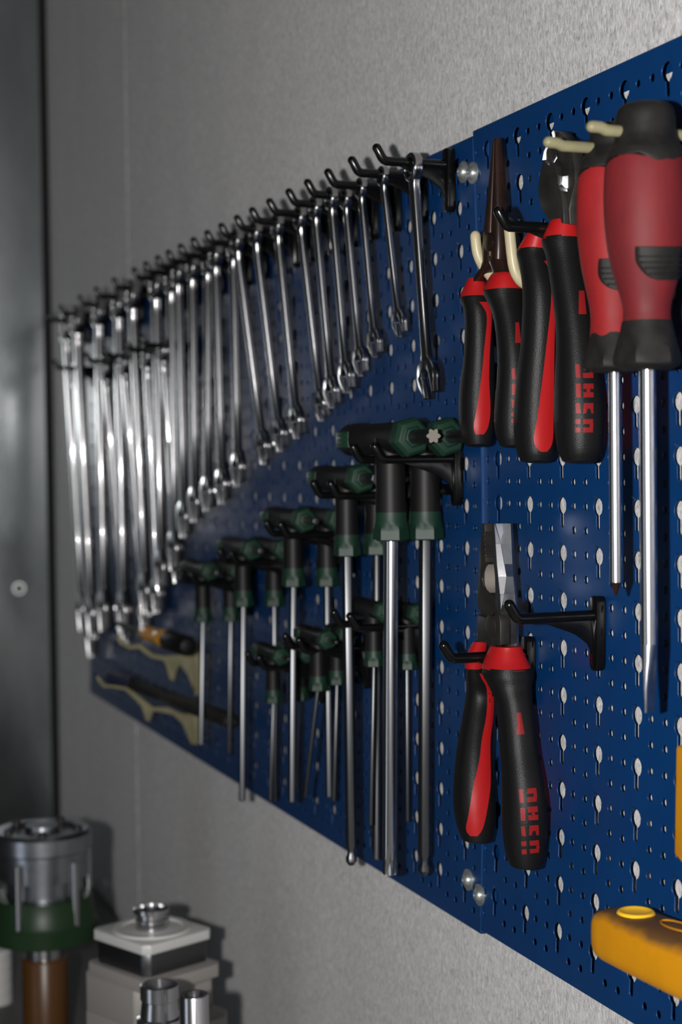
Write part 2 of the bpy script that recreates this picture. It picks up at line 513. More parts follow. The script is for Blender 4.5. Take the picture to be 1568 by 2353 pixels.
# ------------------------------------------------------------------ hooks
def surf_y(x, z):                       # front of the panel
    b = 7.3 if x > SEAM else 4.6
    return b * (1 - ((z + 22) / 280) ** 2) - BOFF[b]
def hook_parts(t, x, z, reach, m='black', rise=11.5, r=3.3, plate=True, web=True):
    """single hook; x, z = arm centre line at the panel"""
    y0 = surf_y(x, z)
    if plate:
        g = G()
        prof = [(-31, 3.0), (-33.5, 0.8)]
        pts = []
        for dz, w in ((11.5, 2.5), (10.5, 4.0), (8, 4.9), (-29, 4.6), (-32, 3.6), (-33.5, 1.8)):
            pts.append((x + w, z + dz))
        for dz, w in ((-33.5, 1.8), (-32, 3.6), (-29, 4.6), (8, 4.9), (10.5, 4.0), (11.5, 2.5)):
            pts.append((x - w, z + dz))
        g.prism([(a, min(y0, surf_y(x, b)) - 0.1, b) for a, b in pts], (0, -6.5, 0))
        obj('base_plate', g, m, t, bevel=0.9)
    yb = y0 - 5.5
    g = G()
    path = [(x, yb, z), (x, -reach + 11, z), (x, -reach + 8.8, z + 0.8), (x, -reach + 7.3, z + 2.4), (x, -reach + 2, z + rise)]
    g.tube(path, r, 14, round_end=True)
    obj('arm', g, m, t, sharp=60)
    if web:
        g = G()
        L = reach * 0.62
        pr = [(yb, z - 1), (yb - L, z - 2.2), (yb - L * 0.6, z - 7.5), (yb - L * 0.33, z - 11.5), (yb - L * 0.13, z - 17), (yb, z - 27)]
        g.prism([(x - 1.2, a, b) for a, b in pr], (2.4, 0, 0))
        obj('gusset', g, m, t, bevel=0.3)
def hook(x, z, reach, label, m='black', group=None, **k):
    t = thing('single_hook', label, 'hook', (x, surf_y(x, z) - 0.1, z), group)
    hook_parts(t, x, z, reach, m, **k)
    return t

ORD = ['first', 'second', 'third', 'fourth', 'fifth', 'sixth', 'seventh', 'eighth', 'ninth', 'tenth', 'eleventh', 'twelfth', 'thirteenth',
       'fourteenth', 'fifteenth', 'sixteenth', 'seventeenth', 'eighteenth', 'nineteenth', 'twentieth', 'twenty-first', 'twenty-second', 'twenty-third']
HX = [-54, -102, -152, -198, -243, -293, -341, -386, -435, -482, -531, -579, -627, -672, -724, -779, -880, -980, -1081, -1208, -1313]
ARM_Z = 238.5
proto = hook(HX[0], ARM_Z, 62, 'black plastic hook at the right end of the top wrench row', group='black hooks of the top wrench row')
for i, x in enumerate(HX[1:], 1):
    c = copy_tree(proto)
    c.location.x = x * MM
    c['label'] = ('black plastic hook, %s from the right in the top wrench row' % ORD[i]) if i < len(HX) - 1 else 'black plastic hook at the far left end of the top wrench row'

# ------------------------------------------------------------------ combination wrenches
def wrench(X, off_t, off_b, zb, label, az=ARM_Z, xb=None, name='combination_wrench', group='wrenches on the top row', ks=1.0):
    L = az + 6 - zb
    k = (L / 165.0) ** 0.82 * ks
    R, r = 9.6 * k, 6.0 * k
    zc = az + 3.3 - r
    xb = X if xb is None else xb
    g = G()
    T = Vector((X, -off_t, zc))
    g.washer(T, (0, 1, 0), R, r, 7.0 * k, 24, 0.16, u=(0, 0, 1))
    B = Vector((xb, -off_b, zb + 11 * k))
    ax = (B - T).normalized(); wv = Vector((1, 0, 0)); wv = (wv - ax * wv.dot(ax)).normalized(); tv = ax.cross(wv)
    Lh = (B - T).length
    def sec(s, w, t, dt=0):
        c = T + ax * s + tv * dt
        return [c + wv * (w * math.copysign(abs(cos(2 * pi * (j + .5) / 16)) ** 0.42, cos(2 * pi * (j + .5) / 16))) + tv * (t * math.copysign(abs(sin(2 * pi * (j + .5) / 16)) ** 0.42, sin(2 * pi * (j + .5) / 16))) for j in range(16)]
    h = 4.5 * k; q = 2.7 * k ** 0.9
    g.loft([sec(R * 0.80, 5.0 * k, 3.0 * k), sec(R * 1.15, 4.0 * k, 2.8 * k), sec(R * 1.7, h * 0.92, q * 1.15), sec(Lh * 0.35, h * 0.82, q), sec(Lh * 0.7, h * 0.86, q),
            sec(Lh - 14 * k, h, q * 1.05), sec(Lh - 10 * k, h * 1.4, q * 1.1)])
    # open end
    Rj = 13.2 * k; gap = 6.2 * k; pts = []
    for dg in range(150, 38, -14): pts.append((Rj * cos(radians(dg)), Rj * sin(radians(dg)) * 1.0))
    pts += [(Rj * 1.0, gap * 1.45), (Rj * 1.0, gap), (-Rj * 0.05, gap), (-Rj * 0.32, gap * 0.55), (-Rj * 0.32, -gap * 0.55), (-Rj * 0.05, -gap), (Rj * 1.0, -gap), (Rj * 1.0, -gap * 1.45)]
    for dg in range(-40, -151, -14): pts.append((Rj * cos(radians(dg)), Rj * sin(radians(dg))))
    rot = radians(15); th = 2.7 * k ** 0.9
    P = []
    for a, b in pts:
        a, b = a * cos(rot) - b * sin(rot), a * sin(rot) + b * cos(rot)
        P.append(T + ax * (Lh + a) + wv * b - tv * th)
    g.prism(P, tv * (2 * th))
    o = obj(name, g, 'chrome', None, bevel=0.4 * k, sharp=40, loc=(X, -off_t, az))
    return tag(o, label, 'wrench', group)

WR = [((950, 350), (985, 903), 0), ((880, 385), (918, 765), 1), ((830, 425), (862, 812), 2), ((795, 450), (829, 855), 3), ((762, 475), (797, 893), 3),
      ((725, 490), (763, 928), 4), ((690, 508), (738, 958), 5), ((638, 528), (682, 998), 6), ((588, 545), (643, 1028), 7), ((545, 560), (605, 1058), 8)]
FAR = [(9, (548, 1108)), (10, (512, 1148)), (11, (470, 1165)), (12, (440, 1190)), (13, (415, 1225)), (14, (402, 1300)), (15, (372, 1345)), (16, (335, 1400)),
       (17, (285, 1445)), (18, (240, 1440)), (19, (212, 1450)), (20, (190, 1440))]
wn = 0
NW = len(WR) + len(FAR)
def wlabel(n, what):
    if n == 0: return 'dull combination wrench at the right end of the top row, beside the seam'
    if n == 1: return 'shortest chrome combination wrench, second from the right in the top row'
    if n == NW - 1: return 'longest chrome combination wrench at the far left end of the top row'
    return 'chrome combination wrench, %s from the right in the top row' % ORD[n]
for (tp, bp, hi) in WR:
    X = HX[hi]
    ot = max(14, min(48, -at_x(tp[0], tp[1], X).y))
    PB = at_x(bp[0], bp[1], X)
    ob = -PB.y
    wrench(X, ot, max(6, ob), PB.z, wlabel(wn, ''), ks=1.08 if wn == 0 else 1.0)
    wn += 1
for (hi, bp) in FAR:
    X = HX[hi]
    PB = at_x(bp[0], bp[1], X); ob = max(12, min(34, -PB.y))
    wrench(X, 33 + 3 * (wn % 3) - 3, ob, PB.z, wlabel(wn, ''))
    wn += 1
# second row of hooks at the far left
R2 = [((185, 826), (232, 1500)), ((245, 814), (300, 1470)), ((283, 803), (335, 1450)), ((331, 790), (362, 1400)), ((369, 778), (408, 1330))]
pr2 = None
for i, (tp, bp) in enumerate(R2):
    X = at(tp[0], tp[1], 36).x + (-66, -14, 0, 8, 4)[i]; Z = at(tp[0], tp[1], 36).z
    az = Z - 8
    name = ['far left', 'second from the left', 'third from the left', 'fourth from the left', 'rightmost'][i]
    hook(X, az, 62, 'black plastic hook of the lower left row, %s' % name, group='black hooks of the lower left row')
    PB = at_x(bp[0], bp[1], X)
    wrench(X, 26 if i == 0 else 34, max(14, min(30, -PB.y)), PB.z, 'large chrome combination wrench in the lower left row, %s' % name, az=az, group='wrenches on the lower left row')

# ------------------------------------------------------------------ T-handle keys
def t_key(X, off, z, s, px_end, label, left=90, kind='hex', stem_end=None, coll=None, bit=None, rb=None, group='green and black T-handle keys', sway=0.0):
    """X, off, z: where bar and stem axes meet; s: scale"""
    t = thing('t_handle_key', label, 'hex key', (X, -off, z), group)
    Y = -off
    R = 12.0 * s
    g = G()
    # crossbar along X, left end rounded
    prof = [(-left * s, 1.5 * s), (-left * s + 1.2 * s, 6 * s), (-left * s + 5 * s, 10.2 * s), (-left * s + 14 * s, 12.4 * s), (-left * s + 34 * s, 12.8 * s), (-24 * s, 11.2 * s), (0, 11.6 * s), (20 * s, 11.4 * s), (29 * s, 11.8 * s)]
    rings = [[Vector((X + a, Y + r * 0.92 * math.copysign(abs(cos(2 * pi * j / 24)) ** 0.85, cos(2 * pi * j / 24)), z + r * math.copysign(abs(sin(2 * pi * j / 24)) ** 0.85, sin(2 * pi * j / 24)))) for j in range(24)] for a, r in prof]
    g.loft(rings)
    ze = z - 54 * s if stem_end is None else stem_end
    zc = ze - 21 * s if coll is None else coll
    g.lathe((X, Y, z), (0, 0, -1), [(0, 11.2 * s), (z - ze - 16 * s, 11.0 * s), (z - ze, 11.6 * s)], 24)
    obj('grip', g, 'softblack', t, sharp=50)
    # green window with ribs near the left end
    g = G()
    ww = 26 * s; x0 = X - left * s + 9 * s
    g.box((x0, Y - 12.3 * s, z - 6.5 * s), (x0 + ww, Y - 8 * s, z + 6.5 * s))
    w = obj('size_window', g, 'green', t, bevel=1.5 * s)
    g = G()
    for dz in (-3.4, 0, 3.4):
        g.box((x0 + 6 * s, Y - 12.9 * s, z + dz * s - 0.8 * s), (x0 + ww - 5 * s, Y - 12 * s, z + dz * s + 0.8 * s))
    obj('raised_print', g, 'greenlt', w)
    # hexagonal green end cap on the right, chamfered
    g = G()
    g.lathe((X, Y, z), (1, 0, 0), [(28 * s, 11.9 * s), (31 * s, 14.6 * s), (41 * s, 14.6 * s), (44.5 * s, 12.0 * s), (44.6 * s, 8.2 * s), (46.5 * s, 7.0 * s)], 6, ph=pi / 6)
    obj('end_cap', g, 'greenlt', t, bevel=0.7 * s, sharp=20)
    r_b = rb if rb else 4.4 * s
    g = G()
    n = 24 if kind == 'torx' else 6
    bl = bit if bit else 78 * s
    if kind == 'torx':
        rings = []
        for a, q in ((44 * s, 0), (bl - 9 * s, 0), (bl - 6 * s, 1), (bl - .6 * s, 1), (bl, 0.93)):
            rings.append([Vector((X + a, Y + cos(2 * pi * j / 24) * r_b * (1 - (0.26 if (j % 4) == 2 else (0.12 if j % 2 else 0)) * (q > 0)), z + sin(2 * pi * j / 24) * r_b * (1 - (0.26 if (j % 4) == 2 else (0.12 if j % 2 else 0)) * (q > 0)))) for j in range(24)])
        g.loft(rings)
    else:
        g.lathe((X, Y, z), (1, 0, 0), [(44 * s, r_b), (bl - 1 * s, r_b), (bl, r_b * .8)], 6, ph=pi / 6)
    sb_ = obj('short_bit', g, 'satin', t, bevel=0.2 * s if kind != 'torx' else 0, sharp=30)
    if kind == 'torx':
        g = G()
        g.prism([Vector((X + bl, Y + cos(2 * pi * j / 24) * r_b * 1.02 * (1 - (0.36 if (j % 4) == 2 else (0.16 if j % 2 else 0))), z + sin(2 * pi * j / 24) * r_b * 1.02 * (1 - (0.36 if (j % 4) == 2 else (0.16 if j % 2 else 0))))) for j in range(24)], (0.3, 0, 0))
        obj('star_tip', g, 'pale', sb_, sharp=30)
    # collar with hexagonal flare
    g = G()
    h = ze - zc
    rr = []
    for a, q, hexy in ((0, 11.7, 0), (0.30, 12.0, 0.0), (0.42, 12.6, 0.0), (0.60, 12.6, .85), (0.66, 12.7, 1), (0.95, 12.9, 1), (0.955, 11.6, 0.0), (1.0, 10.6, 0)):
        ring = []
        for j in range(24):
            th = 2 * pi * j / 24 - radians(26)
            m = ((th + radians(56)) % (pi / 3)) - pi / 6
            hr = cos(pi / 6) / cos(m)
            rad = q * s * ((1 - hexy) * 1.0 + hexy * hr * 1.04)
            ring.append(Vector((X + rad * cos(th), Y + rad * sin(th), ze - h * a)))
        rr.append(ring)
    g.loft(rr)
    obj('collar', g, 'greenlt', t, sharp=24)
    # long blade leaning back to its measured end
    E = at_x(px_end[0], px_end[1], X + sway)
    oe = max(6, min(off + 4, -E.y))
    E = Vector((X + sway, -oe, E.z))
    S = Vector((X, Y, zc + 2))
    ax = (E - S).normalized(); Lb = (E - S).length
    g = G()
    u = ax.orthogonal(); 
    if kind == 'torx':
        wv = Vector((1, 0, 0)); tv = ax.cross(wv).normalized(); wv = tv.cross(ax)
        rings = []
        for a, q in ((0, 0), (Lb - 22, 0), (Lb - 14, 0.75), (Lb - 4, 1), (Lb - .8, 1), (Lb, .8)):
            ring = []
            for j in range(24):
                th = 2 * pi * j / 24
                d = (0.30 if (j % 4) == 2 else (0.15 if j % 2 else 0)) * min(1, q * 1.0)
                rad = r_b * (1 - d)
                ring.append(S + ax * a + (wv * cos(th) + tv * sin(th)) * rad)
            rings.append(ring)
        g.loft(rings)
        obj('blade', g, 'steel', t, sharp=40)
    elif kind == 'ball':
        g.lathe(S, ax, [(0, r_b), (Lb - 15, r_b), (Lb - 12, r_b * .72), (Lb - 9, r_b * .72), (Lb - 6.5, r_b), (Lb - 3, r_b), (Lb, r_b * .55)], 6, ph=0.5)
        obj('blade', g, 'satin', t, bevel=0.35, sharp=25)
    else:
        g.lathe(S, ax, [(0, r_b), (Lb - 1, r_b), (Lb, r_b * .8)], 6 if kind == 'hex' else 16, ph=0.5)
        obj('blade', g, 'satin', t, bevel=0.25, sharp=25)
    return t
def fork(Xc, z, reach, dx, label, zbase=None, group='black double hooks under the T-handle keys'):
    t = thing('double_hook', label, 'hook', (Xc, surf_y(Xc, z) - 0.1, z), group)
    for sx in (-1, 1):
        hook_parts(t, Xc + sx * dx, z, reach, 'black', rise=12, r=3.0)
    g = G(); y0 = surf_y(Xc, z)
    g.box((Xc - dx, y0 - 5.2, z - 26), (Xc + dx, y0 - 1.2, z - 18))
    obj('cross_piece', g, 'black', t, bevel=0.6)
    return t
def zat(px, py, X): return at_x(px, py, X)
#            front X, off, bar px y, scale ...
def pair(n, xf, xb_, zf, s, pxf, pxb, kf, kb, nf, nb, left=90, rbf=None, rbb=None, zb_=None, dxs=21, sf=0, sb=0, of=42, ob=15.5, bb=None, lb=None):
    zb2 = zf if zb_ is None else zb_
    fork((xf + xb_) / 2, zf - 12.0 * s - 3.6, 66 + (1 - s) * -8, dxs * (0.55 + 0.45 * s), 'black double hook carrying ' + n)
    if pxf: t_key(xf, of, zf, s, pxf, nf, kind=kf, rb=rbf, left=left, sway=sf)
    if pxb: t_key(xb_, ob, zb2, s, pxb, nb, kind=kb, rb=rbb, left=lb or left, sway=sb, bit=bb)
pair('the largest pair of T-handle keys', -76, -75, 46, 0.98, (868, 2012), (976, 2010), 'torx', 'ball',
     'largest green and black T-handle key with star-tipped round blade, in front', 'large green and black T-handle key with ball-end hex blade, behind the star-tipped one', rbf=5.3, rbb=5.0)
pair('the second pair of T-handle keys from the right', -165, -170, 17, 0.80, (808, 1988), (866, 1975), 'ball', 'round',
     'T-handle key with ball-end hex blade, front of the second upper pair', 'T-handle key with round blade, back of the second upper pair', rbf=4.4, rbb=3.6)
pair('the third upper pair of T-handle keys', -293, -283, -18, 0.76, (655, 1845), (757, 1832), 'hex', 'hex',
     'T-handle key, front of the third upper pair from the right', 'T-handle key, back of the third upper pair from the right', rbf=3.4, rbb=3.0)
pair('the fourth upper pair of T-handle keys', -437, -426, -49, 0.72, (546, 1842), (633, 1842), 'hex', 'hex',
     'T-handle key, front of the fourth upper pair from the right', 'T-handle key, back of the fourth upper pair from the right', rbf=3.2, rbb=2.4)
pair('the leftmost upper pair of T-handle keys', -576, -567, -77, 0.70, (462, 1712), (527, 1732), 'hex', 'hex',
     'T-handle key, front of the leftmost upper pair', 'T-handle key, back of the leftmost upper pair', rbf=2.8, rbb=2.4)
pair('the right lower pair of small T-handle keys', -146, -119, -83, 0.58, (853, 1897), (937, 1888), 'round', 'hex',
     'small T-handle key, front of the lower pair nearest the pliers', 'small T-handle key, back of the lower pair nearest the pliers', rbf=1.8, rbb=1.9, left=80, of=28.5, ob=12.5, bb=33)
pair('the middle lower pair of small T-handle keys', -235, -262, -112, 0.58, (697, 1832), (757, 1842), 'round', 'round',
     'small T-handle key with leaning blade, front of the middle lower pair', 'small T-handle key, back of the middle lower pair', rbf=1.7, rbb=1.9, left=80, sf=-24, lb=29)
pair('the left lower pair of small T-handle keys', -352, -357, -138, 0.58, (612, 1842), (640, 1815), 'round', 'round',
     'small T-handle key, front of the left lower pair', 'small T-handle key, back of the left lower pair', rbf=1.7, rbb=1.5, left=80)

# ------------------------------------------------------------------ pliers
def grip(stations, off, ratio=1.15, e=2.5, n=28):
    """stations: (px_left, px_right, py[, off]) silhouette at the working distance -> closed loft"""
    rows = []
    for st in stations:
        l, r, y = st[:3]; o = st[3] if len(st) > 3 else off
        c = at((l + r) / 2, y, o)
        d = (Vector(c) - CAM); psi = math.atan2(abs(d.y), abs(d.x))
        w = (r - l) / 2 * depth(c) / F_PX
        b = w / sqrt((ratio * sin(psi)) ** 2 + cos(psi) ** 2)
        rows.append((c.x, c.y, c.z, ratio * b, b))
    rows = spline(rows, 5)
    g = G(); g.loft([sup(r[:3], max(0.3, r[3]), max(0.3, r[4]), n, e) for r in rows])
    return g
def closed(st, dy=9, k=(0.92, 0.72, 0.4)):
    """append rounded end stations"""
    st = list(st); l, r, y = st[-1][:3]; rest = st[-1][3:]
    c, w = (l + r) / 2, (r - l) / 2
    for f, q in zip(k, (0.45, 0.8, 1.0)):
        st.append((c - w * f, c + w * f, y + dy * q, *rest))
    return st
def letters(tree, parent, org, sc, quads, dx=0, dy=0, sy=1.0, sx=1.0):
    for q in quads:
        qq = [(org[0] + dx + x * sx / sc, org[1] + dy + y * sy / sc) for x, y in q]
        g = drape(tree, quad_rows(qq, 5), 0.12)
        yield g
def merge(gs):
    g = G()
    for h in gs: g.add(h.v, h.f)
    return g
R4 = lambda x0, y0, x1, y1: [(x0, y0), (x1, y0), (x1, y1), (x0, y1)]
LET_A = [[(270, 290), (395, 290), (440, 680), (310, 680)],
         [(520, 272), (770, 250), (795, 405), (520, 425)], [(700, 400), (795, 400), (797, 510), (700, 510)], [(520, 512), (797, 505), (790, 640), (530, 665)],
         [(325, 820), (455, 815), (475, 1190), (340, 1190)],
         [(535, 795), (815, 772), (825, 940), (545, 960)], [(645, 930), (732, 930), (740, 1035), (652, 1035)], [(550, 1035), (830, 1015), (836, 1160), (562, 1182)],
         [(345, 1355), (450, 1355), (490, 1628), (370, 1628)],
         [(585, 1325), (840, 1308), (850, 1470), (575, 1490)], [(575, 1480), (680, 1480), (655, 1600), (577, 1612)], [(758, 1465), (850, 1465), (850, 1595), (778, 1600)],
         [(350, 1780), (495, 1770), (502, 1905), (360, 1912)], [(362, 2010), (500, 2000), (510, 2138), (372, 2145)],
         [(585, 1760), (850, 1738), (862, 1885), (592, 1902)], [(775, 1870), (865, 1870), (866, 1990), (775, 1990)], [(590, 1995), (866, 1975), (848, 2092), (600, 2122)]]
LET_B = [[(280, 210), (405, 210), (437, 600), (305, 600)],
         R4(520, 225, 780, 380), R4(690, 370, 790, 465), R4(500, 460, 790, 602),
         [(290, 765), (438, 760), (440, 1160), (305, 1155)],
         R4(510, 762, 798, 912), R4(602, 900, 700, 1012), R4(510, 1008, 798, 1152),
         [(285, 1320), (405, 1320), (437, 1610), (300, 1610)],
         R4(515, 1318, 792, 1475), [(510, 1470), (622, 1470), (595, 1605), (512, 1612)], [(705, 1470), (793, 1470), (793, 1612), (745, 1618)],
         R4(275, 1772, 428, 1912), R4(272, 2012, 425, 2150),
         R4(502, 1772, 785, 1912), R4(690, 1900, 790, 2020), R4(500, 2010, 780, 2150)]
def rows_px(rows, k=4):
    out = spline(rows, 3)
    return [[(x0 + (x1 - x0) * j / k, y) for j in range(k + 1)] for (y, x0, x1) in out]

OFF_P = 20
def pliers(name, label, loc_px, L, R, Lg, Rg, inlay, lets, mark, group='black and red handled pliers'):
    P = at(loc_px[0], loc_px[1], OFF_P)
    t = thing(name, label, 'pliers', P, group)
    for side, st, gd in (('l', L, Lg), ('r', R, Rg)):
        g = grip(closed(st), OFF_P)
        o = obj('grip', g, 'rubber', t, sharp=60)
        tree = bvh(g)
        gg = grip(gd, OFF_P, ratio=1.2, e=2.3)
        obj('finger_guard', gg, 'red', o, sharp=60)
        if side == 'l':
            d_ = drape(tree, rows_px(inlay), 0.3)
            obj('red_inlay', d_, 'red', o, sharp=80)
        else:
            d_ = merge(letters(tree, o, *lets))
            obj('lettering', d_, 'letter', o, sharp=80)
            d_ = drape(tree, quad_rows(mark, 5), 0.15)
            obj('red_mark', d_, 'letter', o, sharp=80)
    return t
def plate_px(pts, off, th, m, parent, name, bevel=0.8, seg=2, dz=None):
    P = [at(x, y, off) for x, y in pts]
    g = G(); g.prism(P, (0, th, 0))
    return obj(name, g, m, parent, bevel=bevel, sharp=30, seg=seg)

# combination pliers (lower)
cp = pliers('combination_pliers', 'combination pliers with bright flat jaws hanging alone low on the right panel', (1130, 1440),
    [(1072, 1106, 1532), (1072, 1118, 1560), (1072, 1134, 1600), (1062, 1132, 1660), (1052, 1130, 1720), (1046, 1132, 1780), (1044, 1137, 1840), (1050, 1136, 1890), (1062, 1130, 1925)],
    [(1113, 1220, 1532), (1112, 1223, 1550), (1125, 1220, 1575), (1140, 1222, 1610), (1146, 1228, 1660), (1151, 1234, 1720), (1155, 1245, 1780), (1156, 1254, 1840), (1157, 1255, 1900), (1163, 1250, 1955), (1172, 1244, 1985)],
    [(1090, 1120, 1474), (1080, 1118, 1490), (1070, 1112, 1518), (1070, 1108, 1536)],
    [(1130, 1198, 1484), (1124, 1202, 1495), (1114, 1212, 1518), (1109, 1221, 1535)],
    [(1548, 1102, 1106), (1562, 1108, 1117), (1585, 1119, 1133), (1640, 1118, 1134), (1700, 1107, 1127), (1745, 1102, 1127), (1808, 1088, 1127), (1870, 1078, 1118), (1905, 1072, 1109), (1921, 1082, 1098)],
    ((1170, 1790), 12.39, LET_A), [(1188, 1638), (1197, 1637), (1206, 1687), (1188, 1688)])
lj = plate_px([(1107, 1203), (1114, 1203), (1115, 1222), (1113, 1228), (1115.5, 1234), (1113.5, 1240), (1116, 1246), (1114, 1252), (1116.5, 1258), (1114.5, 1264), (1117, 1270), (1115, 1276), (1117, 1283), (1116, 1292),
               (1121, 1296), (1112, 1310), (1108, 1330), (1112, 1350), (1124, 1362), (1132, 1372), (1143, 1400), (1146, 1412), (1130, 1440), (1106, 1412), (1098, 1396), (1097, 1370), (1100, 1310)], 26, 12, 'darksteel', cp, 'jaw', 0.5)
g = G(); R = []
for (y, a, b_, c, d_) in ((1203, 1131, 1136, 1143, 1174), (1250, 1134, 1139, 1152, 1176), (1296, 1135, 1142, 1160, 1178), (1325, 1138, 1145, 1165, 1180), (1365, 1139, 1149, 1160, 1184),
                          (1402, 1138, 1151, 1153, 1187), (1425, 1128, 1150, 1152, 1188), (1490, 1128, 1149, 1155, 1188)):
    p1, p2, p3, p4 = at(a, y, 26), at(b_, y, 26), at(c, y, 20.8), at(d_, y, 15)
    p5 = Vector((p4.x - 1, -13, p4.z)); p6 = Vector((p1.x, -13, p1.z))
    R.append([p1, p2, p3, p4, p5, p6])
g.loft(R)
rj = obj('jaw', g, 'midsteel', cp, sharp=12)
g = G(); R = []
for (y, b_, c) in ((1207, 1137, 1142), (1250, 1140, 1151), (1296, 1143, 1159), (1325, 1146, 1164), (1365, 1150, 1159), (1400, 1151.5, 1152.8)):
    p2, p3 = at(b_, y, 25.7), at(c, y, 21.1); nv = Vector((0.88, -0.47, 0)) * 0.35
    R.append([p2 + nv, p3 + nv, p3 - nv, p2 - nv])
g.loft(R); obj('ground_strip', g, 'strip', rj, sharp=30)
arc = [(1121, 1297), (1116, 1304), (1112.5, 1316), (1112, 1330), (1113, 1344), (1118, 1355), (1125, 1362)]
g = G(); R = []
for x, y in arc:
    p = at(x + 1.5, y, 26); R.append([p, p + Vector((0, 11, 0)), p + Vector((0.8, 11, 0)), p + Vector((0.8, 0, 0))])
g.loft(R); obj('pipe_grip', g, 'pale', lj, sharp=60)
lt = plate_px([(1098, 1412), (1120, 1420), (1146, 1412), (1150, 1430), (1150, 1482), (1128, 1487), (1118, 1478), (1098, 1474), (1096, 1440)], 27.5, 7, 'darksteel', cp, 'joint_plate', 0.5)
P = at(1128, 1440, 27.5)
g = G(); g.lathe(P, (0, -1, 0), [(-0.5, 7.6), (0.35, 7.6), (0.55, 7.2), (0.56, 0.3)], 24); obj('pivot', g, 'darksteel', cp)

# diagonal cutters (upper)
dc = pliers('cutting_pliers', 'cutting pliers with round dark jaws hanging left of the red screwdrivers', (1275, 480),
    [(1191, 1262, 572), (1190, 1264, 585), (1196, 1268, 610), (1203, 1276, 660), (1203, 1280, 720), (1199, 1280, 790), (1191, 1279, 860), (1185, 1277, 930), (1184, 1276, 990), (1190, 1274, 1035), (1198, 1268, 1055)],
    [(1249, 1332, 545), (1248, 1334, 558), (1258, 1336, 590), (1268, 1345, 650), (1277, 1356, 720), (1281, 1366, 790), (1279, 1376, 860), (1277, 1384, 930), (1279, 1385, 990), (1286, 1380, 1035), (1294, 1372, 1056)],
    [(1222, 1262, 522), (1212, 1262, 535), (1200, 1262, 555), (1189, 1262, 575)],
    [(1266, 1322, 506), (1260, 1326, 518), (1252, 1330, 535), (1247, 1333, 549)],
    [(600, 1250, 1266), (615, 1260, 1271), (640, 1266, 1274), (700, 1266, 1276), (800, 1255, 1274), (900, 1243, 1273), (960, 1235, 1272), (1005, 1227, 1271), (1026, 1232, 1266), (1038, 1243, 1257)],
    ((1300, 820), 12.39, LET_B), [(1331, 668), (1343, 668), (1348, 722), (1330, 722)])
plate_px([(1258, 338), (1248, 365), (1240, 400), (1236, 430), (1237, 455), (1244, 480), (1254, 498), (1268, 512), (1296, 514), (1293, 460), (1287, 430), (1280, 400), (1276, 380), (1264, 370)], 25, 10, 'darksteel', dc, 'jaw', 1.0)
plate_px([(1272, 300), (1284, 302), (1300, 320), (1314, 350), (1321, 385), (1322, 420), (1314, 450), (1308, 480), (1310, 516), (1292, 514), (1294, 460), (1284, 415), (1290, 385), (1282, 350), (1270, 325)], 22, 8, 'darksteel', dc, 'jaw', 1.0)
def tilt_px(pts, offl, offr, m, parent, name, th=1.2):
    xs = [p[0] for p in pts]; a, b = min(xs), max(xs)
    P = [at(x, y, offl + (offr - offl) * (x - a) / (b - a)) for x, y in pts]
    g = G(); g.prism(P, Vector((-0.88, 0.47, 0)) * th)
    return obj(name, g, m, parent, bevel=0.25, sharp=30)
tilt_px([(1256, 336), (1250, 348), (1246.5, 368), (1258, 367), (1270, 364), (1272, 356), (1266, 345)], 27.0, 21.5, 'strip', dc, 'ground_face')
tilt_px([(1254, 371), (1270, 368), (1277, 360), (1279, 352), (1281, 362), (1274, 374), (1268, 383), (1260, 379)], 26.5, 22.0, 'midsteel', dc, 'ground_face')
tilt_px([(1268, 304), (1272, 299), (1276, 303), (1278, 325), (1274, 326)], 26.0, 23.5, 'strip', dc, 'cutting_edge')
tilt_px([(1281, 398), (1285, 402), (1293, 404), (1291, 420), (1290, 434), (1285, 428), (1282, 418)], 26.0, 24.0, 'midsteel', dc, 'cutting_edge')
tilt_px([(1293, 405), (1311, 403), (1312, 408), (1310, 424), (1308, 433), (1300, 432), (1292, 424)], 25.5, 20.5, 'strip', dc, 'cutting_edge')
tilt_px([(1283, 428), (1291, 424), (1307, 433), (1306, 441), (1296, 440), (1288, 437)], 26.0, 21.5, 'satin', dc, 'cutting_edge')

# needle nose pliers (upper left)
npz = pliers('needle_nose_pliers', 'rusty brown needle-nose pliers held in the cream double hook', (1140, 560),
    [(1059, 1126, 682), (1060, 1128, 692), (1068, 1130, 715), (1070, 1132, 760), (1066, 1134, 830), (1058, 1136, 900), (1057, 1136, 950), (1060, 1134, 990), (1068, 1128, 1018)],
    [(1113, 1198, 664), (1114, 1199, 676), (1124, 1199, 695), (1136, 1202, 730), (1144, 1210, 790), (1145, 1216, 850), (1141, 1218, 910), (1138, 1216, 960), (1142, 1212, 1000), (1150, 1206, 1020)],
    [(1076, 1112, 640), (1071, 1114, 650), (1063, 1120, 668), (1058, 1126, 684)],
    [(1132, 1184, 628), (1126, 1190, 636), (1118, 1196, 652), (1112, 1200, 667)],
    [(694, 1101, 1121), (705, 1110, 1126), (730, 1119, 1130), (800, 1113, 1126), (870, 1106, 1124), (940, 1096, 1127), (980, 1089, 1122), (998, 1094, 1112)],
    ((1158, 833), 12.39, LET_B, 0, 0, 0.8, 0.8), [(1185, 741), (1193, 741), (1198, 788), (1184, 788)])
def nose(cx, widths, name, sgn):
    rows = []
    for (x, y, w, th) in widths:
        c = at(x, y, 20); rows.append((c.x + sgn * w * 0.52, c.y, c.z, w * 0.5, th))
    g = G(); g.loft([sup(r[:3], r[3], r[4], 16, 3.2) for r in spline(rows, 4)])
    return obj(name, g, 'rust', npz, sharp=40)
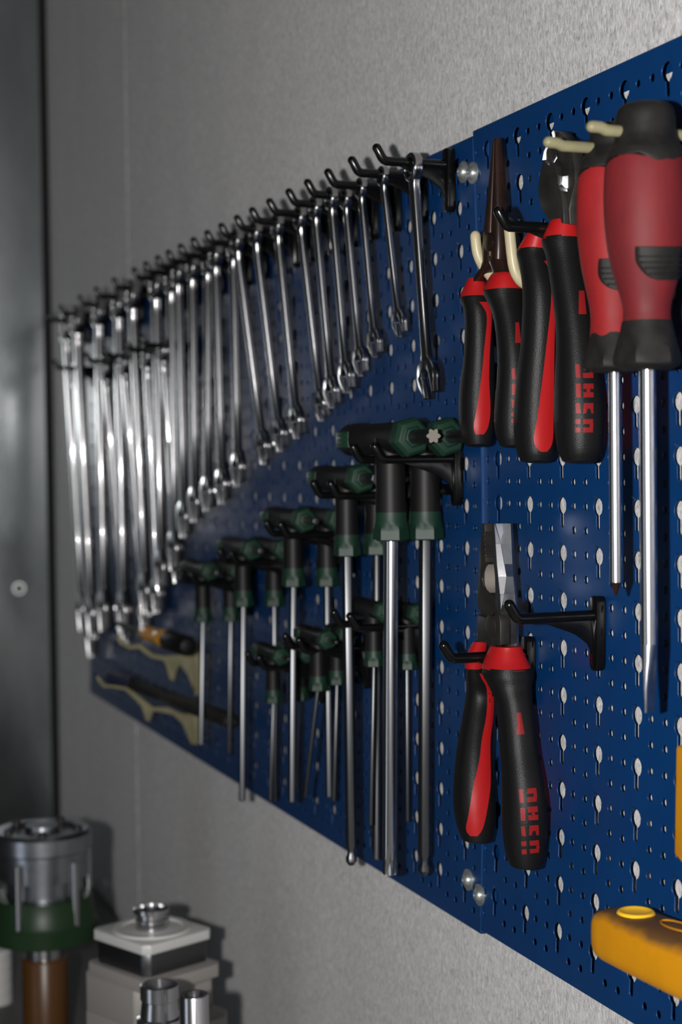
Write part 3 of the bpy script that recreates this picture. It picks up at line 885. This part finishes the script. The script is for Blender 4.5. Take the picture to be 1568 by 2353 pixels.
NW_ = [(1143, 318, 2.0, 1.8), (1143, 330, 2.6, 2.5), (1143, 400, 5.2, 3.6), (1142, 470, 8.2, 4.6), (1141, 530, 10.6, 5.4), (1140, 570, 11.6, 5.6), (1140, 600, 11.0, 5.5)]
nose(0, NW_, 'jaw', -1); nose(0, NW_, 'jaw', 1)
g = G()
rows = [(at(1143, 590, 20), 8.2, 5.4), (at(1150, 612, 20), 6.2, 5.2), (at(1158, 636, 20), 7.0, 5.0)]
g.loft([sup(c, a, b, 16, 3.0) for c, a, b in rows]); obj('tang', g, 'rust', npz)
g = G()
rows = [(at(1134, 590, 20), 8.2, 4.4), (at(1118, 620, 20), 6.2, 4.2), (at(1098, 648, 20), 6.0, 4.0)]
g.loft([sup(c, a, b, 16, 3.0) for c, a, b in rows]); obj('tang', g, 'rust', npz)
P = at(1123, 556, 25.7)
g = G(); g.lathe(P, (0, -1, 0), [(-0.5, 6.0), (0.3, 6.0), (0.5, 5.5), (0.51, 0.3)], 24); obj('pivot', g, 'rust', npz)

# their hooks
hook(50, at(1045, 1512, 50).z, 62, 'black plastic hook carrying the combination pliers')
hook(135, at(1180, 513, 55).z, 62, 'black plastic hook carrying the cutting pliers')
hook(140, at(1290, 1424, 30).z, 60, 'empty black plastic hook on the right panel between the pliers and long screwdriver', web=True)

# cream double hook holding the needle nose pliers
ch = thing('cream_double_hook', 'cream plastic double hook holding the rusty needle-nose pliers', 'hook', (62, surf_y(62, 140), 146))
for i, (X, pts) in enumerate(((37, [(1126, 632), (1108, 606), (1097, 576), (1092, 530)]), (86, [(1204, 655), (1204, 628), (1202, 590), (1201, 524)]))):
    Pm = [at_x(px, py, X) for px, py in pts]
    if i == 1: Pm = [Vector((X, -16, 139)), Vector((X, -21, 143)), Vector((X, -24.5, 152)), Vector((X, -27.5, 180))]
    y0 = surf_y(X, 145)
    path = [Vector((X, y0 - 0.3, 144 if i == 0 else 139)), Vector((X, -8, 143 if i == 0 else 138))] + Pm
    path = [Vector(q) for q in spline([tuple(p) for p in path], 4)]
    g = G(); g.tube(path, 3.5, 14, round_end=True); obj('prong', g, 'cream', ch, sharp=60)
g = G(); g.box((32, surf_y(62, 140) - 4.5, 124), (92, surf_y(62, 140) - 0.4, 152)); obj('base_plate', g, 'cream', ch, bevel=1.5)

# ------------------------------------------------------------------ red screwdrivers on cream hooks
def rnd(stations, X, n=32, e=2.0, rip=0.0):
    rows = []
    for (w, y, cx) in stations:
        c = at_x(cx, y, X)
        rows.append((c.z, w / 2 * depth(c) / F_PX))
    return rows
def driver(X, off, name_label, cx, top, body, neck, shaft, ww, m, pad, reach, tip, hook_label):
    Y = -off
    def zpx(y): return at_x(cx, y, X).z
    def rpx(w, y): return w / 2 * depth(Vector((X, Y, zpx(y)))) / F_PX
    t = thing('screwdriver', name_label, 'screwdriver', (X, Y, zpx(top[0][1])), 'red screwdrivers')
    def body_g(st, lobes=0.0, n=36):
        rows = spline([(zpx(y), rpx(w, y)) for w, y in st], 5)
        g = G(); R = []
        for z, r in rows:
            R.append([Vector((X + r * (1 + lobes * cos(6 * 2 * pi * j / n)) * cos(2 * pi * j / n), Y + r * (1 + lobes * cos(6 * 2 * pi * j / n)) * sin(2 * pi * j / n), z)) for j in range(n)])
        g.loft(R); return g
    gb = body_g(body, 0.012)
    h = obj('handle', gb, m, t, sharp=70)
    # cap: skirt dips at the sides like a scalloped edge
    g = body_g(top)
    nr = len(g.v) // 36
    for q in range(nr):
        f = max(0.0, (q - nr * 0.6) / (nr * 0.4)) ** 1.5
        for j in range(36):
            g.v[q * 36 + j].z -= f * 4.5 * max(-0.2, cos(3 * (2 * pi * j / 36 - 4.1)))
    obj('end_cap', g, 'dustyblack', t, sharp=60)
    tree = bvh(gb)
    rows = rows_px(pad, 8)
    d_ = drape(tree, rows, 1.0)
    # give the pad a body
    nV = len(d_.v); base = [v + Vector((0, 0, 0)) for v in d_.v]
    pd = obj('thumb_pad', d_, 'dustyblack', h, sharp=70)
    so = pd.modifiers.new('thick', 'SOLIDIFY'); so.thickness = 0.0018; so.offset = 1 if False else 0
    ribs = G()
    y0, y1 = pad[0][0], pad[-1][0]
    for k in range(1, 5):
        y = y0 + (y1 - y0) * (0.12 + 0.17 * k)
        r = [q for q in rows if q[0][1] >= y]
        if not r: continue
        l, rr = r[0][0][0] + 8, r[0][-1][0] - 8
        rb = drape(tree, [[(l + (rr - l) * j / 8, y - 1.6) for j in range(9)], [(l + (rr - l) * j / 8, y + 2.2) for j in range(9)]], 2.4)
        ribs.add(rb.v, rb.f)
    if ribs.f:
        ro = obj('pad_ribs', ribs, 'dustyblack', h, sharp=70)
        so = ro.modifiers.new('thick', 'SOLIDIFY'); so.thickness = 0.001; so.offset = 0
    # bolster, lower part six-sided
    rows = spline([(zpx(y), rpx(w, y), f) for w, y, f in neck], 4)
    g = G(); R = []; n = 36
    for z, r, f in rows:
        ring = []
        for j in range(n):
            th = 2 * pi * j / n
            mth = ((th + pi / 6 + 0.3) % (pi / 3)) - pi / 6
            q = r * ((1 - f) + f * cos(pi / 6) / cos(mth) * 1.06)
            ring.append(Vector((X + q * cos(th), Y + q * sin(th), z)))
        R.append(ring)
    g.loft(R); obj('bolster', g, 'dustyblack', t, sharp=28)
    rs = rpx(ww, shaft[0])
    g = G()
    z0, z1 = zpx(shaft[0]) + 4, zpx(shaft[1])
    if tip == 'cross':
        g.lathe((X, Y, z0), (0, 0, -1), [(0, rs), (z0 - z1, rs)], 24)
        sh = obj('shaft', g, 'steel', t, sharp=50)
        z2 = zpx(shaft[2]); g = G(); R = []
        for a, q, c in ((0, rs, 0), (0.25, rs * .85, .35), (0.6, rs * .5, .45), (0.95, rs * .22, .4), (1, rs * .06, 0)):
            R.append([Vector((X + q * (1 - c * abs(sin(2 * (2 * pi * j / 24 + .4)))) * cos(2 * pi * j / 24), Y + q * (1 - c * abs(sin(2 * (2 * pi * j / 24 + .4)))) * sin(2 * pi * j / 24), z1 + (z2 - z1) * a)) for j in range(24)])
        g.loft(R); obj('cross_tip', g, 'rust', t, sharp=50)
    else:
        g.lathe((X, Y, z0), (0, 0, -1), [(0, rs), (z0 - z1, rs)], 24)
        sh = obj('shaft', g, 'steel', t, sharp=50)
        z2 = zpx(shaft[2]); g = G(); R = []
        ang = radians(-62)
        for a, w_, th in ((0, rs, rs), (0.25, rs * 1.06, rs * .72), (0.5, rs * 1.16, rs * .45), (0.66, rs * 1.2, rs * .33), (0.8, rs * 1.08, rs * .24), (1, rs * 1.0, rs * .16)):
            R.append(sup((X, Y, z1 + (z2 - z1) * a), w_, th, 24, 2 + 4 * a, rot=ang))
        g.loft(R); obj('flat_tip', g, 'midsteel', t, sharp=40)
    # the cream hook through the hole in the cap
    hz = at_x(*tip_px[name_label][1], X).z
    hk = thing('cream_hook', hook_label, 'hook', (X, surf_y(X, hz), hz), 'cream hooks through the screwdriver handles')
    y0 = surf_y(X, hz)
    P1 = at_x(*tip_px[name_label][0], X)
    g = G(); g.tube([(X, y0 - 3, hz), (X, P1.y + 12, hz), (X, P1.y + 8.6, hz + 1.3), (X, P1.y + 1, P1.z)], 3.0, 14, round_end=True)
    obj('prong', g, 'creamdull', hk, sharp=60)
    g = G(); g.box((X - 5, y0 - 5, hz - 24), (X + 5, y0 - 0.4, hz + 9)); obj('base_plate', g, 'creamdull', hk, bevel=1.5)
    return t
L1 = 'smaller red screwdriver with black cap and cross tip, behind the large one'
L2 = 'large worn red screwdriver with black cap and flat blade at the right edge'
tip_px = {L1: ((1246, 325), (1320, 337)), L2: ((1345, 290), (1420, 301))}
driver(228, 36, L1, 1408, [(60, 284), (82, 287), (100, 298), (108, 318), (112, 338), (126, 352), (146, 370), (157, 388), (158, 396)],
       [(90, 356), (126, 366), (146, 382), (158, 410), (163, 440), (166, 480), (163, 540), (150, 600), (132, 650), (112, 700), (106, 730), (108, 760), (112, 785)],
       [(108, 766, 0), (116, 785, 0), (128, 805, .3), (140, 826, .9), (142, 838, .9), (134, 848, .6), (96, 856, 0)],
       (850, 1338, 1370), 28, 'redworn2',
       [(594, 1380, 1452), (604, 1378, 1456), (630, 1378, 1454), (648, 1386, 1452), (660, 1400, 1450), (666, 1416, 1448)], 79, 'cross', 'cream plastic hook through the cap of the smaller red screwdriver')
driver(268, 40, L2, 1490, [(80, 239), (106, 242), (126, 252), (136, 268), (138, 295), (142, 318), (156, 336), (176, 350), (186, 364), (186, 370)],
       [(96, 322), (140, 336), (170, 352), (184, 380), (190, 420), (192, 470), (186, 530), (166, 600), (138, 650), (116, 690), (108, 715), (110, 740), (116, 765)],
       [(114, 738, 0), (122, 758, 0), (134, 780, .3), (150, 812, .9), (154, 828, .9), (148, 840, .6), (104, 850, 0)],
       (844, 1480, 1636), 38, 'redworn',
       [(566, 1462, 1567), (575, 1461, 1567), (600, 1463, 1566), (618, 1474, 1564), (634, 1490, 1560), (642, 1510, 1552)], 76, 'flat', 'cream plastic hook through the cap of the large red screwdriver')

# ------------------------------------------------------------------ yellow tools at the right edge
yt = thing('yellow_mallet', 'thick rounded yellow plastic tool handle with hanging hole at the lower right', 'tool handle', at(1470, 2200, 30))
Xa = at(1400, 2150, 42).x
g = G(); R = []
x0 = Xa - 16
for dx, sc, dr in ((0, .25, 0), (0.8, .55, 0), (3, .80, 0), (7, .94, 0), (13, 1, 0), (40, 1.04, 1.0), (80, 1.10, 3.0), (130, 1.12, 5.0), (200, 1.12, 7), (250, 1.12, 8)):
    cy, cz = -30, -232.0 + dr
    a, b = 17.5 * (0.55 + 0.45 * sc), 14.5 * sc if sc < .6 else 14.5 * (0.4 + .6 * sc)
    R.append([Vector((x0 + dx, cy + a * math.copysign(abs(cos(2 * pi * j / 32)) ** 0.5, cos(2 * pi * j / 32)), cz + b * math.copysign(abs(sin(2 * pi * j / 32)) ** 0.5, sin(2 * pi * j / 32)))) for j in range(32)])
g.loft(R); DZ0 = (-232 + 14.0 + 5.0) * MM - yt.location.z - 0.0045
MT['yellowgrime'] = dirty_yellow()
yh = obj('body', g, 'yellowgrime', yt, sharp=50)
bt = bvh(g)

# hanging hole: dished rim set into the top
hp = Vector((x0 + 26, -31, -215.4))
g = G(); g.lathe(hp, (0, 0, 1), [(-1.0, 0.5), (-0.9, 5.0), (-0.3, 7.6), (0.15, 8.4), (0.3, 9.0), (0.0, 9.8), (-1.2, 10.4)], 28); obj('hanging_hole', g, 'yellowclean', yh, sharp=60)
g = G()
for k in range(25):
    t = 2 * pi * k / 24
    g.v.append(Vector((x0 + 66 + 15 * cos(t), -30 + 6 * sin(t), -213.0 + 2.6 * (cos(t) * 0.3))))
    g.v.append(Vector((x0 + 66 + 14.2 * cos(t), -30 + 5.3 * sin(t), -213.0 + 2.6 * (cos(t) * 0.3))))
for k in range(24): g.f.append((2 * k, 2 * k + 1, 2 * k + 3, 2 * k + 2))
em = obj('raised_oval', g, 'yellow', yh); so = em.modifiers.new('thick', 'SOLIDIFY'); so.thickness = 0.0007; so.offset = 0

y2 = thing('yellow_level', 'flat yellow tool with black backing cut off by the right edge', 'tool', at(1560, 1840, 12))
Pa = at(1552, 1712, 18); Pb = at(1548, 1968, 18)
g = G(); g.prism([(Pa.x, -18, Pa.z), (Pa.x + 80, -18, Pa.z + 1), (Pa.x + 80, -18, Pb.z - 9), (Pb.x + 10, -18, Pb.z - 3), (Pb.x, -18, Pb.z + 1)], (0, 7, 0)); obj('body', g, 'yellow', y2, bevel=2.0, seg=3)
g = G(); g.prism([(Pa.x - 1.0, -11.2, Pa.z + 2), (Pa.x + 80, -11.2, Pa.z + 2), (Pa.x + 80, -11.2, Pb.z - 10), (Pb.x - 1, -11.2, Pb.z + 3)], (0, 8, 0)); obj('backing', g, 'rubber', y2, bevel=1.0)

# ------------------------------------------------------------------ cream brackets at the far left with tools lying on them
def bracket(X, pts, label):
    t = thing('cream_bracket', label, 'bracket', (X, 3, at_x(*pts[-1], X).z), 'cream brackets at the lower left')
    P = [at_x(x, y, X) for x, y in pts]
    P = [Vector((X - 2.5, min(p.y, 1.5), p.z)) for p in P]
    g = G(); g.prism(P, (5, 0, 0)); obj('bracket_arm', g, 'creamdull', t, bevel=1.2)
    g = G(); zs = [p.z for p in P if p.y > -6] or [P[-1].z]
    g.box((X - 7, -4.5, min(zs) - 2), (X + 7, 1.5, max(zs) + 2)); obj('base_plate', g, 'creamdull', t, bevel=1.2)
    return t
bracket(-752, [(452, 1482), (455, 1500), (455, 1592), (443, 1580), (430, 1550), (412, 1526), (405, 1542), (400, 1566), (390, 1562), (384, 1540), (376, 1518), (345, 1512), (328, 1498), (318, 1490), (296, 1492), (274, 1480),
                (266, 1462), (274, 1458), (286, 1474), (300, 1482), (322, 1478), (336, 1490), (352, 1502), (376, 1506), (420, 1504)],
        'upper cream plastic bracket at the lower left, carrying the yellow handled screwdriver')
bracket(-760, [(452, 1640), (453, 1655), (448, 1705), (440, 1712), (430, 1690), (418, 1662), (396, 1642), (368, 1636), (352, 1634), (342, 1660), (334, 1654), (324, 1622), (306, 1604), (286, 1586), (256, 1580), (236, 1580), (224, 1564),
                (220, 1552), (228, 1554), (240, 1572), (262, 1574), (290, 1578), (312, 1592), (336, 1612), (352, 1624), (384, 1624), (420, 1640)],
        'lower cream plastic bracket at the lower left, carrying a dark tool')
# screwdriver lying on the upper bracket (axis along X)
t = thing('yellow_screwdriver', 'screwdriver with amber yellow and black handle lying on the upper cream bracket', 'screwdriver', (-752, -42, -166))
g = G(); g.lathe((-800, -50, -160), (1, 0.10, -0.02), [(0, 2), (1, 6), (8, 8.5), (40, 9), (52, 8), (56, 9.5), (80, 10.5), (84, 9)], 20); obj('handle', g, 'amber', t)
g = G(); g.lathe((-722, -42, -162), (1, 0.10, -0.02), [(0, 9.5), (4, 11), (60, 11), (66, 9), (68, 4)], 20); obj('grip_sleeve', g, 'softblack', t)
g = G(); g.lathe((-798, -50, -160), (-1, -0.1, 0.02), [(0, 3.2), (90, 3.2)], 12); obj('shaft', g, 'satin', t)
t = thing('dark_pry_tool', 'long dark tool lying on the lower cream bracket', 'tool', (-760, -50, -232))
g = G(); g.lathe((-900, -66, -222), (1, 0.16, -0.03), [(0, 5), (3, 8), (60, 9), (90, 7), (190, 7), (240, 8.5), (330, 8), (336, 3)], 16); obj('body', g, 'darksteel', t)
g = G(); g.lathe((-890, -64, -222), (1, 0.16, -0.03), [(0, 9.6), (60, 10.2)], 16); obj('sleeve', g, 'navy', t)

# ------------------------------------------------------------------ machine parts at the lower left, standing on a bench
BENCH = -600.0
g = G(); g.box((-1500, -640, BENCH - 40), (300, 4, BENCH))
bench = tag(obj('workbench', g, 'bench', None, bevel=3, loc=(-600, -300, BENCH - 40)), 'grey bench top under the machine parts at the lower left', 'workbench')
for (x, y) in ((-1440, -600), (-1440, -60), (240, -600), (240, -60)):
    g = G(); g.box((x - 25, y - 25, -1000), (x + 25, y + 25, BENCH - 40)); obj('leg', g, 'bench', bench, bevel=2)
def lev(px, X, Y, pys):   # heights seen at those pixels on the axis at X, Y
    out = []
    for py in pys:
        P = at(px, py, -Y); out.append(P.z)
    return out
# tool holder with green ring
Yc = -185.0
Pc = at(98, 1950, 185); Xc = Pc.x
S_ = depth((Xc, Yc, Pc.z)) / F_PX
def zz(py): return at(98, py, 185).z
t = thing('tool_holder', 'large steel tool holder with green ring on a brown cylindrical socket', 'tool holder', (Xc, Yc, BENCH))
g = G(); g.lathe((Xc, Yc, 0), (0, 0, 1), [(BENCH, 52 * S_), (zz(2195), 52 * S_), (zz(2190), 48 * S_)], 32); obj('socket', g, 'orange', t, sharp=50)
g = G(); g.lathe((Xc, Yc, 0), (0, 0, 1), [(zz(2200), 44 * S_), (zz(2140), 44 * S_)], 32); obj('neck', g, 'steel', t)
g = G(); g.lathe((Xc, Yc, 0), (0, 0, 1), [(zz(2150), 108 * S_), (zz(2145), 121 * S_), (zz(2110), 124 * S_), (zz(2100), 116 * S_), (zz(2050), 112 * S_), (zz(2048), 90 * S_)], 40); obj('green_ring', g, 'greenring', t, sharp=40)
g = G(); g.lathe((Xc, Yc, 0), (0, 0, 1), [(zz(2052), 88 * S_), (zz(2010), 88 * S_), (zz(2008), 104 * S_), (zz(1950), 106 * S_), (zz(1946), 112 * S_), (zz(1912), 112 * S_), (zz(1904), 106 * S_), (zz(1903), 80 * S_), (zz(1912), 76 * S_), (zz(1912), 40 * S_), (zz(1896), 38 * S_), (zz(1896), 2 * S_)], 40)
obj('flange', g, 'midsteel', t, sharp=35, bevel=0.0)
for k, ang in enumerate((250, 320, 30, 100, 180)):
    a = radians(ang); g = G(); rr = 110 * S_
    g.lathe((Xc + rr * cos(a), Yc + rr * sin(a), zz(2120)), (0, 0, 1), [(0, 4), (zz(1965) - zz(2120), 4)], 12); obj('guide_pin', g, 'steel', t)
for ang in (285, 350, 60, 140, 215):
    a = radians(ang); g = G(); rr = 84 * S_
    c = Vector((Xc + rr * cos(a), Yc + rr * sin(a), zz(1902)))
    g.lathe(c, (0, 0, 1), [(-6, 4.5), (2.5, 4.5), (3.0, 3.8), (3.01, 2.2), (1.0, 2.0)], 14); obj('cap_screw', g, 'darksteel', t)
# stacked grey fixture
Yb = -128.0
def zb(py, px=345): return at(px, py, 128).z
Pb = at(350, 2150, 128); Sb = depth((Pb.x, Yb, Pb.z)) / F_PX
t = thing('fixture_block', 'pale square clamping block with ringed top and steel knob on a stack of plates', 'fixture', (Pb.x, Yb, BENCH))
def sq(cx, cy, hx, hy, z0, z1, rot, g=None, ch=6):
    g = g or G(); P = []
    for x, y in ((hx - ch, -hy), (hx, -hy + ch), (hx, hy - ch), (hx - ch, hy), (-hx + ch, hy), (-hx, hy - ch), (-hx, -hy + ch), (-hx + ch, -hy)):
        P.append((cx + x * cos(rot) - y * sin(rot), cy + x * sin(rot) + y * cos(rot), z0))
    return g.prism(P, (0, 0, z1 - z0))
rt = radians(24)
h0 = 104 * Sb
zt_ = zb(2128)
obj('top_plate', sq(Pb.x, Yb, h0, h0 * .95, zt_ - 9, zt_, rt), 'whiteplate', t, bevel=1.0)
g = G(); g.washer((Pb.x, Yb, zt_ + 0.5), (0, 0, 1), h0 * .86, h0 * .70, 3, 40); obj('raised_ring', g, 'whiteplate', t, sharp=40)
obj('steel_band', sq(Pb.x, Yb, h0 * .93, h0 * .9, zt_ - 30, zt_ - 9, rt), 'satin', t, bevel=1.5)
obj('middle_plate', sq(Pb.x + 4, Yb, h0 * 1.16, h0 * 1.02, zt_ - 42, zt_ - 30, rt), 'greyplate', t, bevel=1.0)
obj('lower_block', sq(Pb.x - 14, Yb, h0 * 1.0, h0 * 1.1, zt_ - 78, zt_ - 42, rt), 'greyplate', t, bevel=1.0)
obj('foot_plate', sq(Pb.x - 4, Yb + 4, h0 * 1.45, h0 * 1.1, BENCH, zt_ - 78, rt, ch=14), 'greyplate', t, bevel=1.0)
Pk = Vector((Pb.x - 2, Yb, zt_))
g = G(); g.lathe(Pk, (0, 0, 1), [(0, 15), (9, 15), (10, 13.5), (14, 13.5), (15, 16.5), (19, 16.5), (19.6, 15.5), (19.6, 12), (17, 11.5), (17, 1)], 30); obj('knob', g, 'steel', t, sharp=35)
# two bright sleeves in front
for (px, py, hw, off, lab, up) in ((366, 2262, 44, 175, 'stepped bright steel sleeve standing in front of the pale block', 1), (446, 2284, 34, 160, 'smaller plain steel sleeve at the right of the stepped one', 0)):
    P = at(px, py, off); s = depth(P) / F_PX; r = hw * s
    t = thing('steel_sleeve', lab, 'sleeve', (P.x, P.y, BENCH), 'steel sleeves')
    g = G()
    if up:
        g.lathe((P.x, P.y, 0), (0, 0, 1), [(BENCH, r * 1.2), (P.z - 26, r * 1.2), (P.z - 25, r * 1.02), (P.z - 12, r * .92), (P.z - 11, r), (P.z, r), (P.z + .5, r * .95), (P.z + .5, r * .78), (P.z - 8, r * .75), (P.z - 8, 1)], 32)
    else:
        g.lathe((P.x, P.y, 0), (0, 0, 1), [(BENCH, r), (P.z - 1, r), (P.z, r * .95), (P.z, r * .72), (P.z - 8, r * .70), (P.z - 8, 1)], 32)
    obj('sleeve_body', g, 'steel', t, sharp=35)
# pale block at the very left edge
P = at(-8, 2180, 205); s = depth(P) / F_PX
t = thing('ribbed_block', 'pale ribbed metal block cut off by the left edge at the bottom', 'block', (P.x, P.y, BENCH))
z = P.z; g = G()
R = []
prof = [(BENCH, 34 * s)]
zz_ = BENCH
while zz_ < z - 14:
    prof += [(zz_ + 2, 34 * s), (zz_ + 10, 34 * s), (zz_ + 11, 30 * s), (zz_ + 13, 30 * s), (zz_ + 14, 34 * s)]; zz_ += 14
prof += [(z, 34 * s), (z + 1, 32 * s)]
g.lathe((P.x, P.y, 0), (0, 0, 1), prof, 28); obj('body', g, 'whiteplate', t, sharp=30)
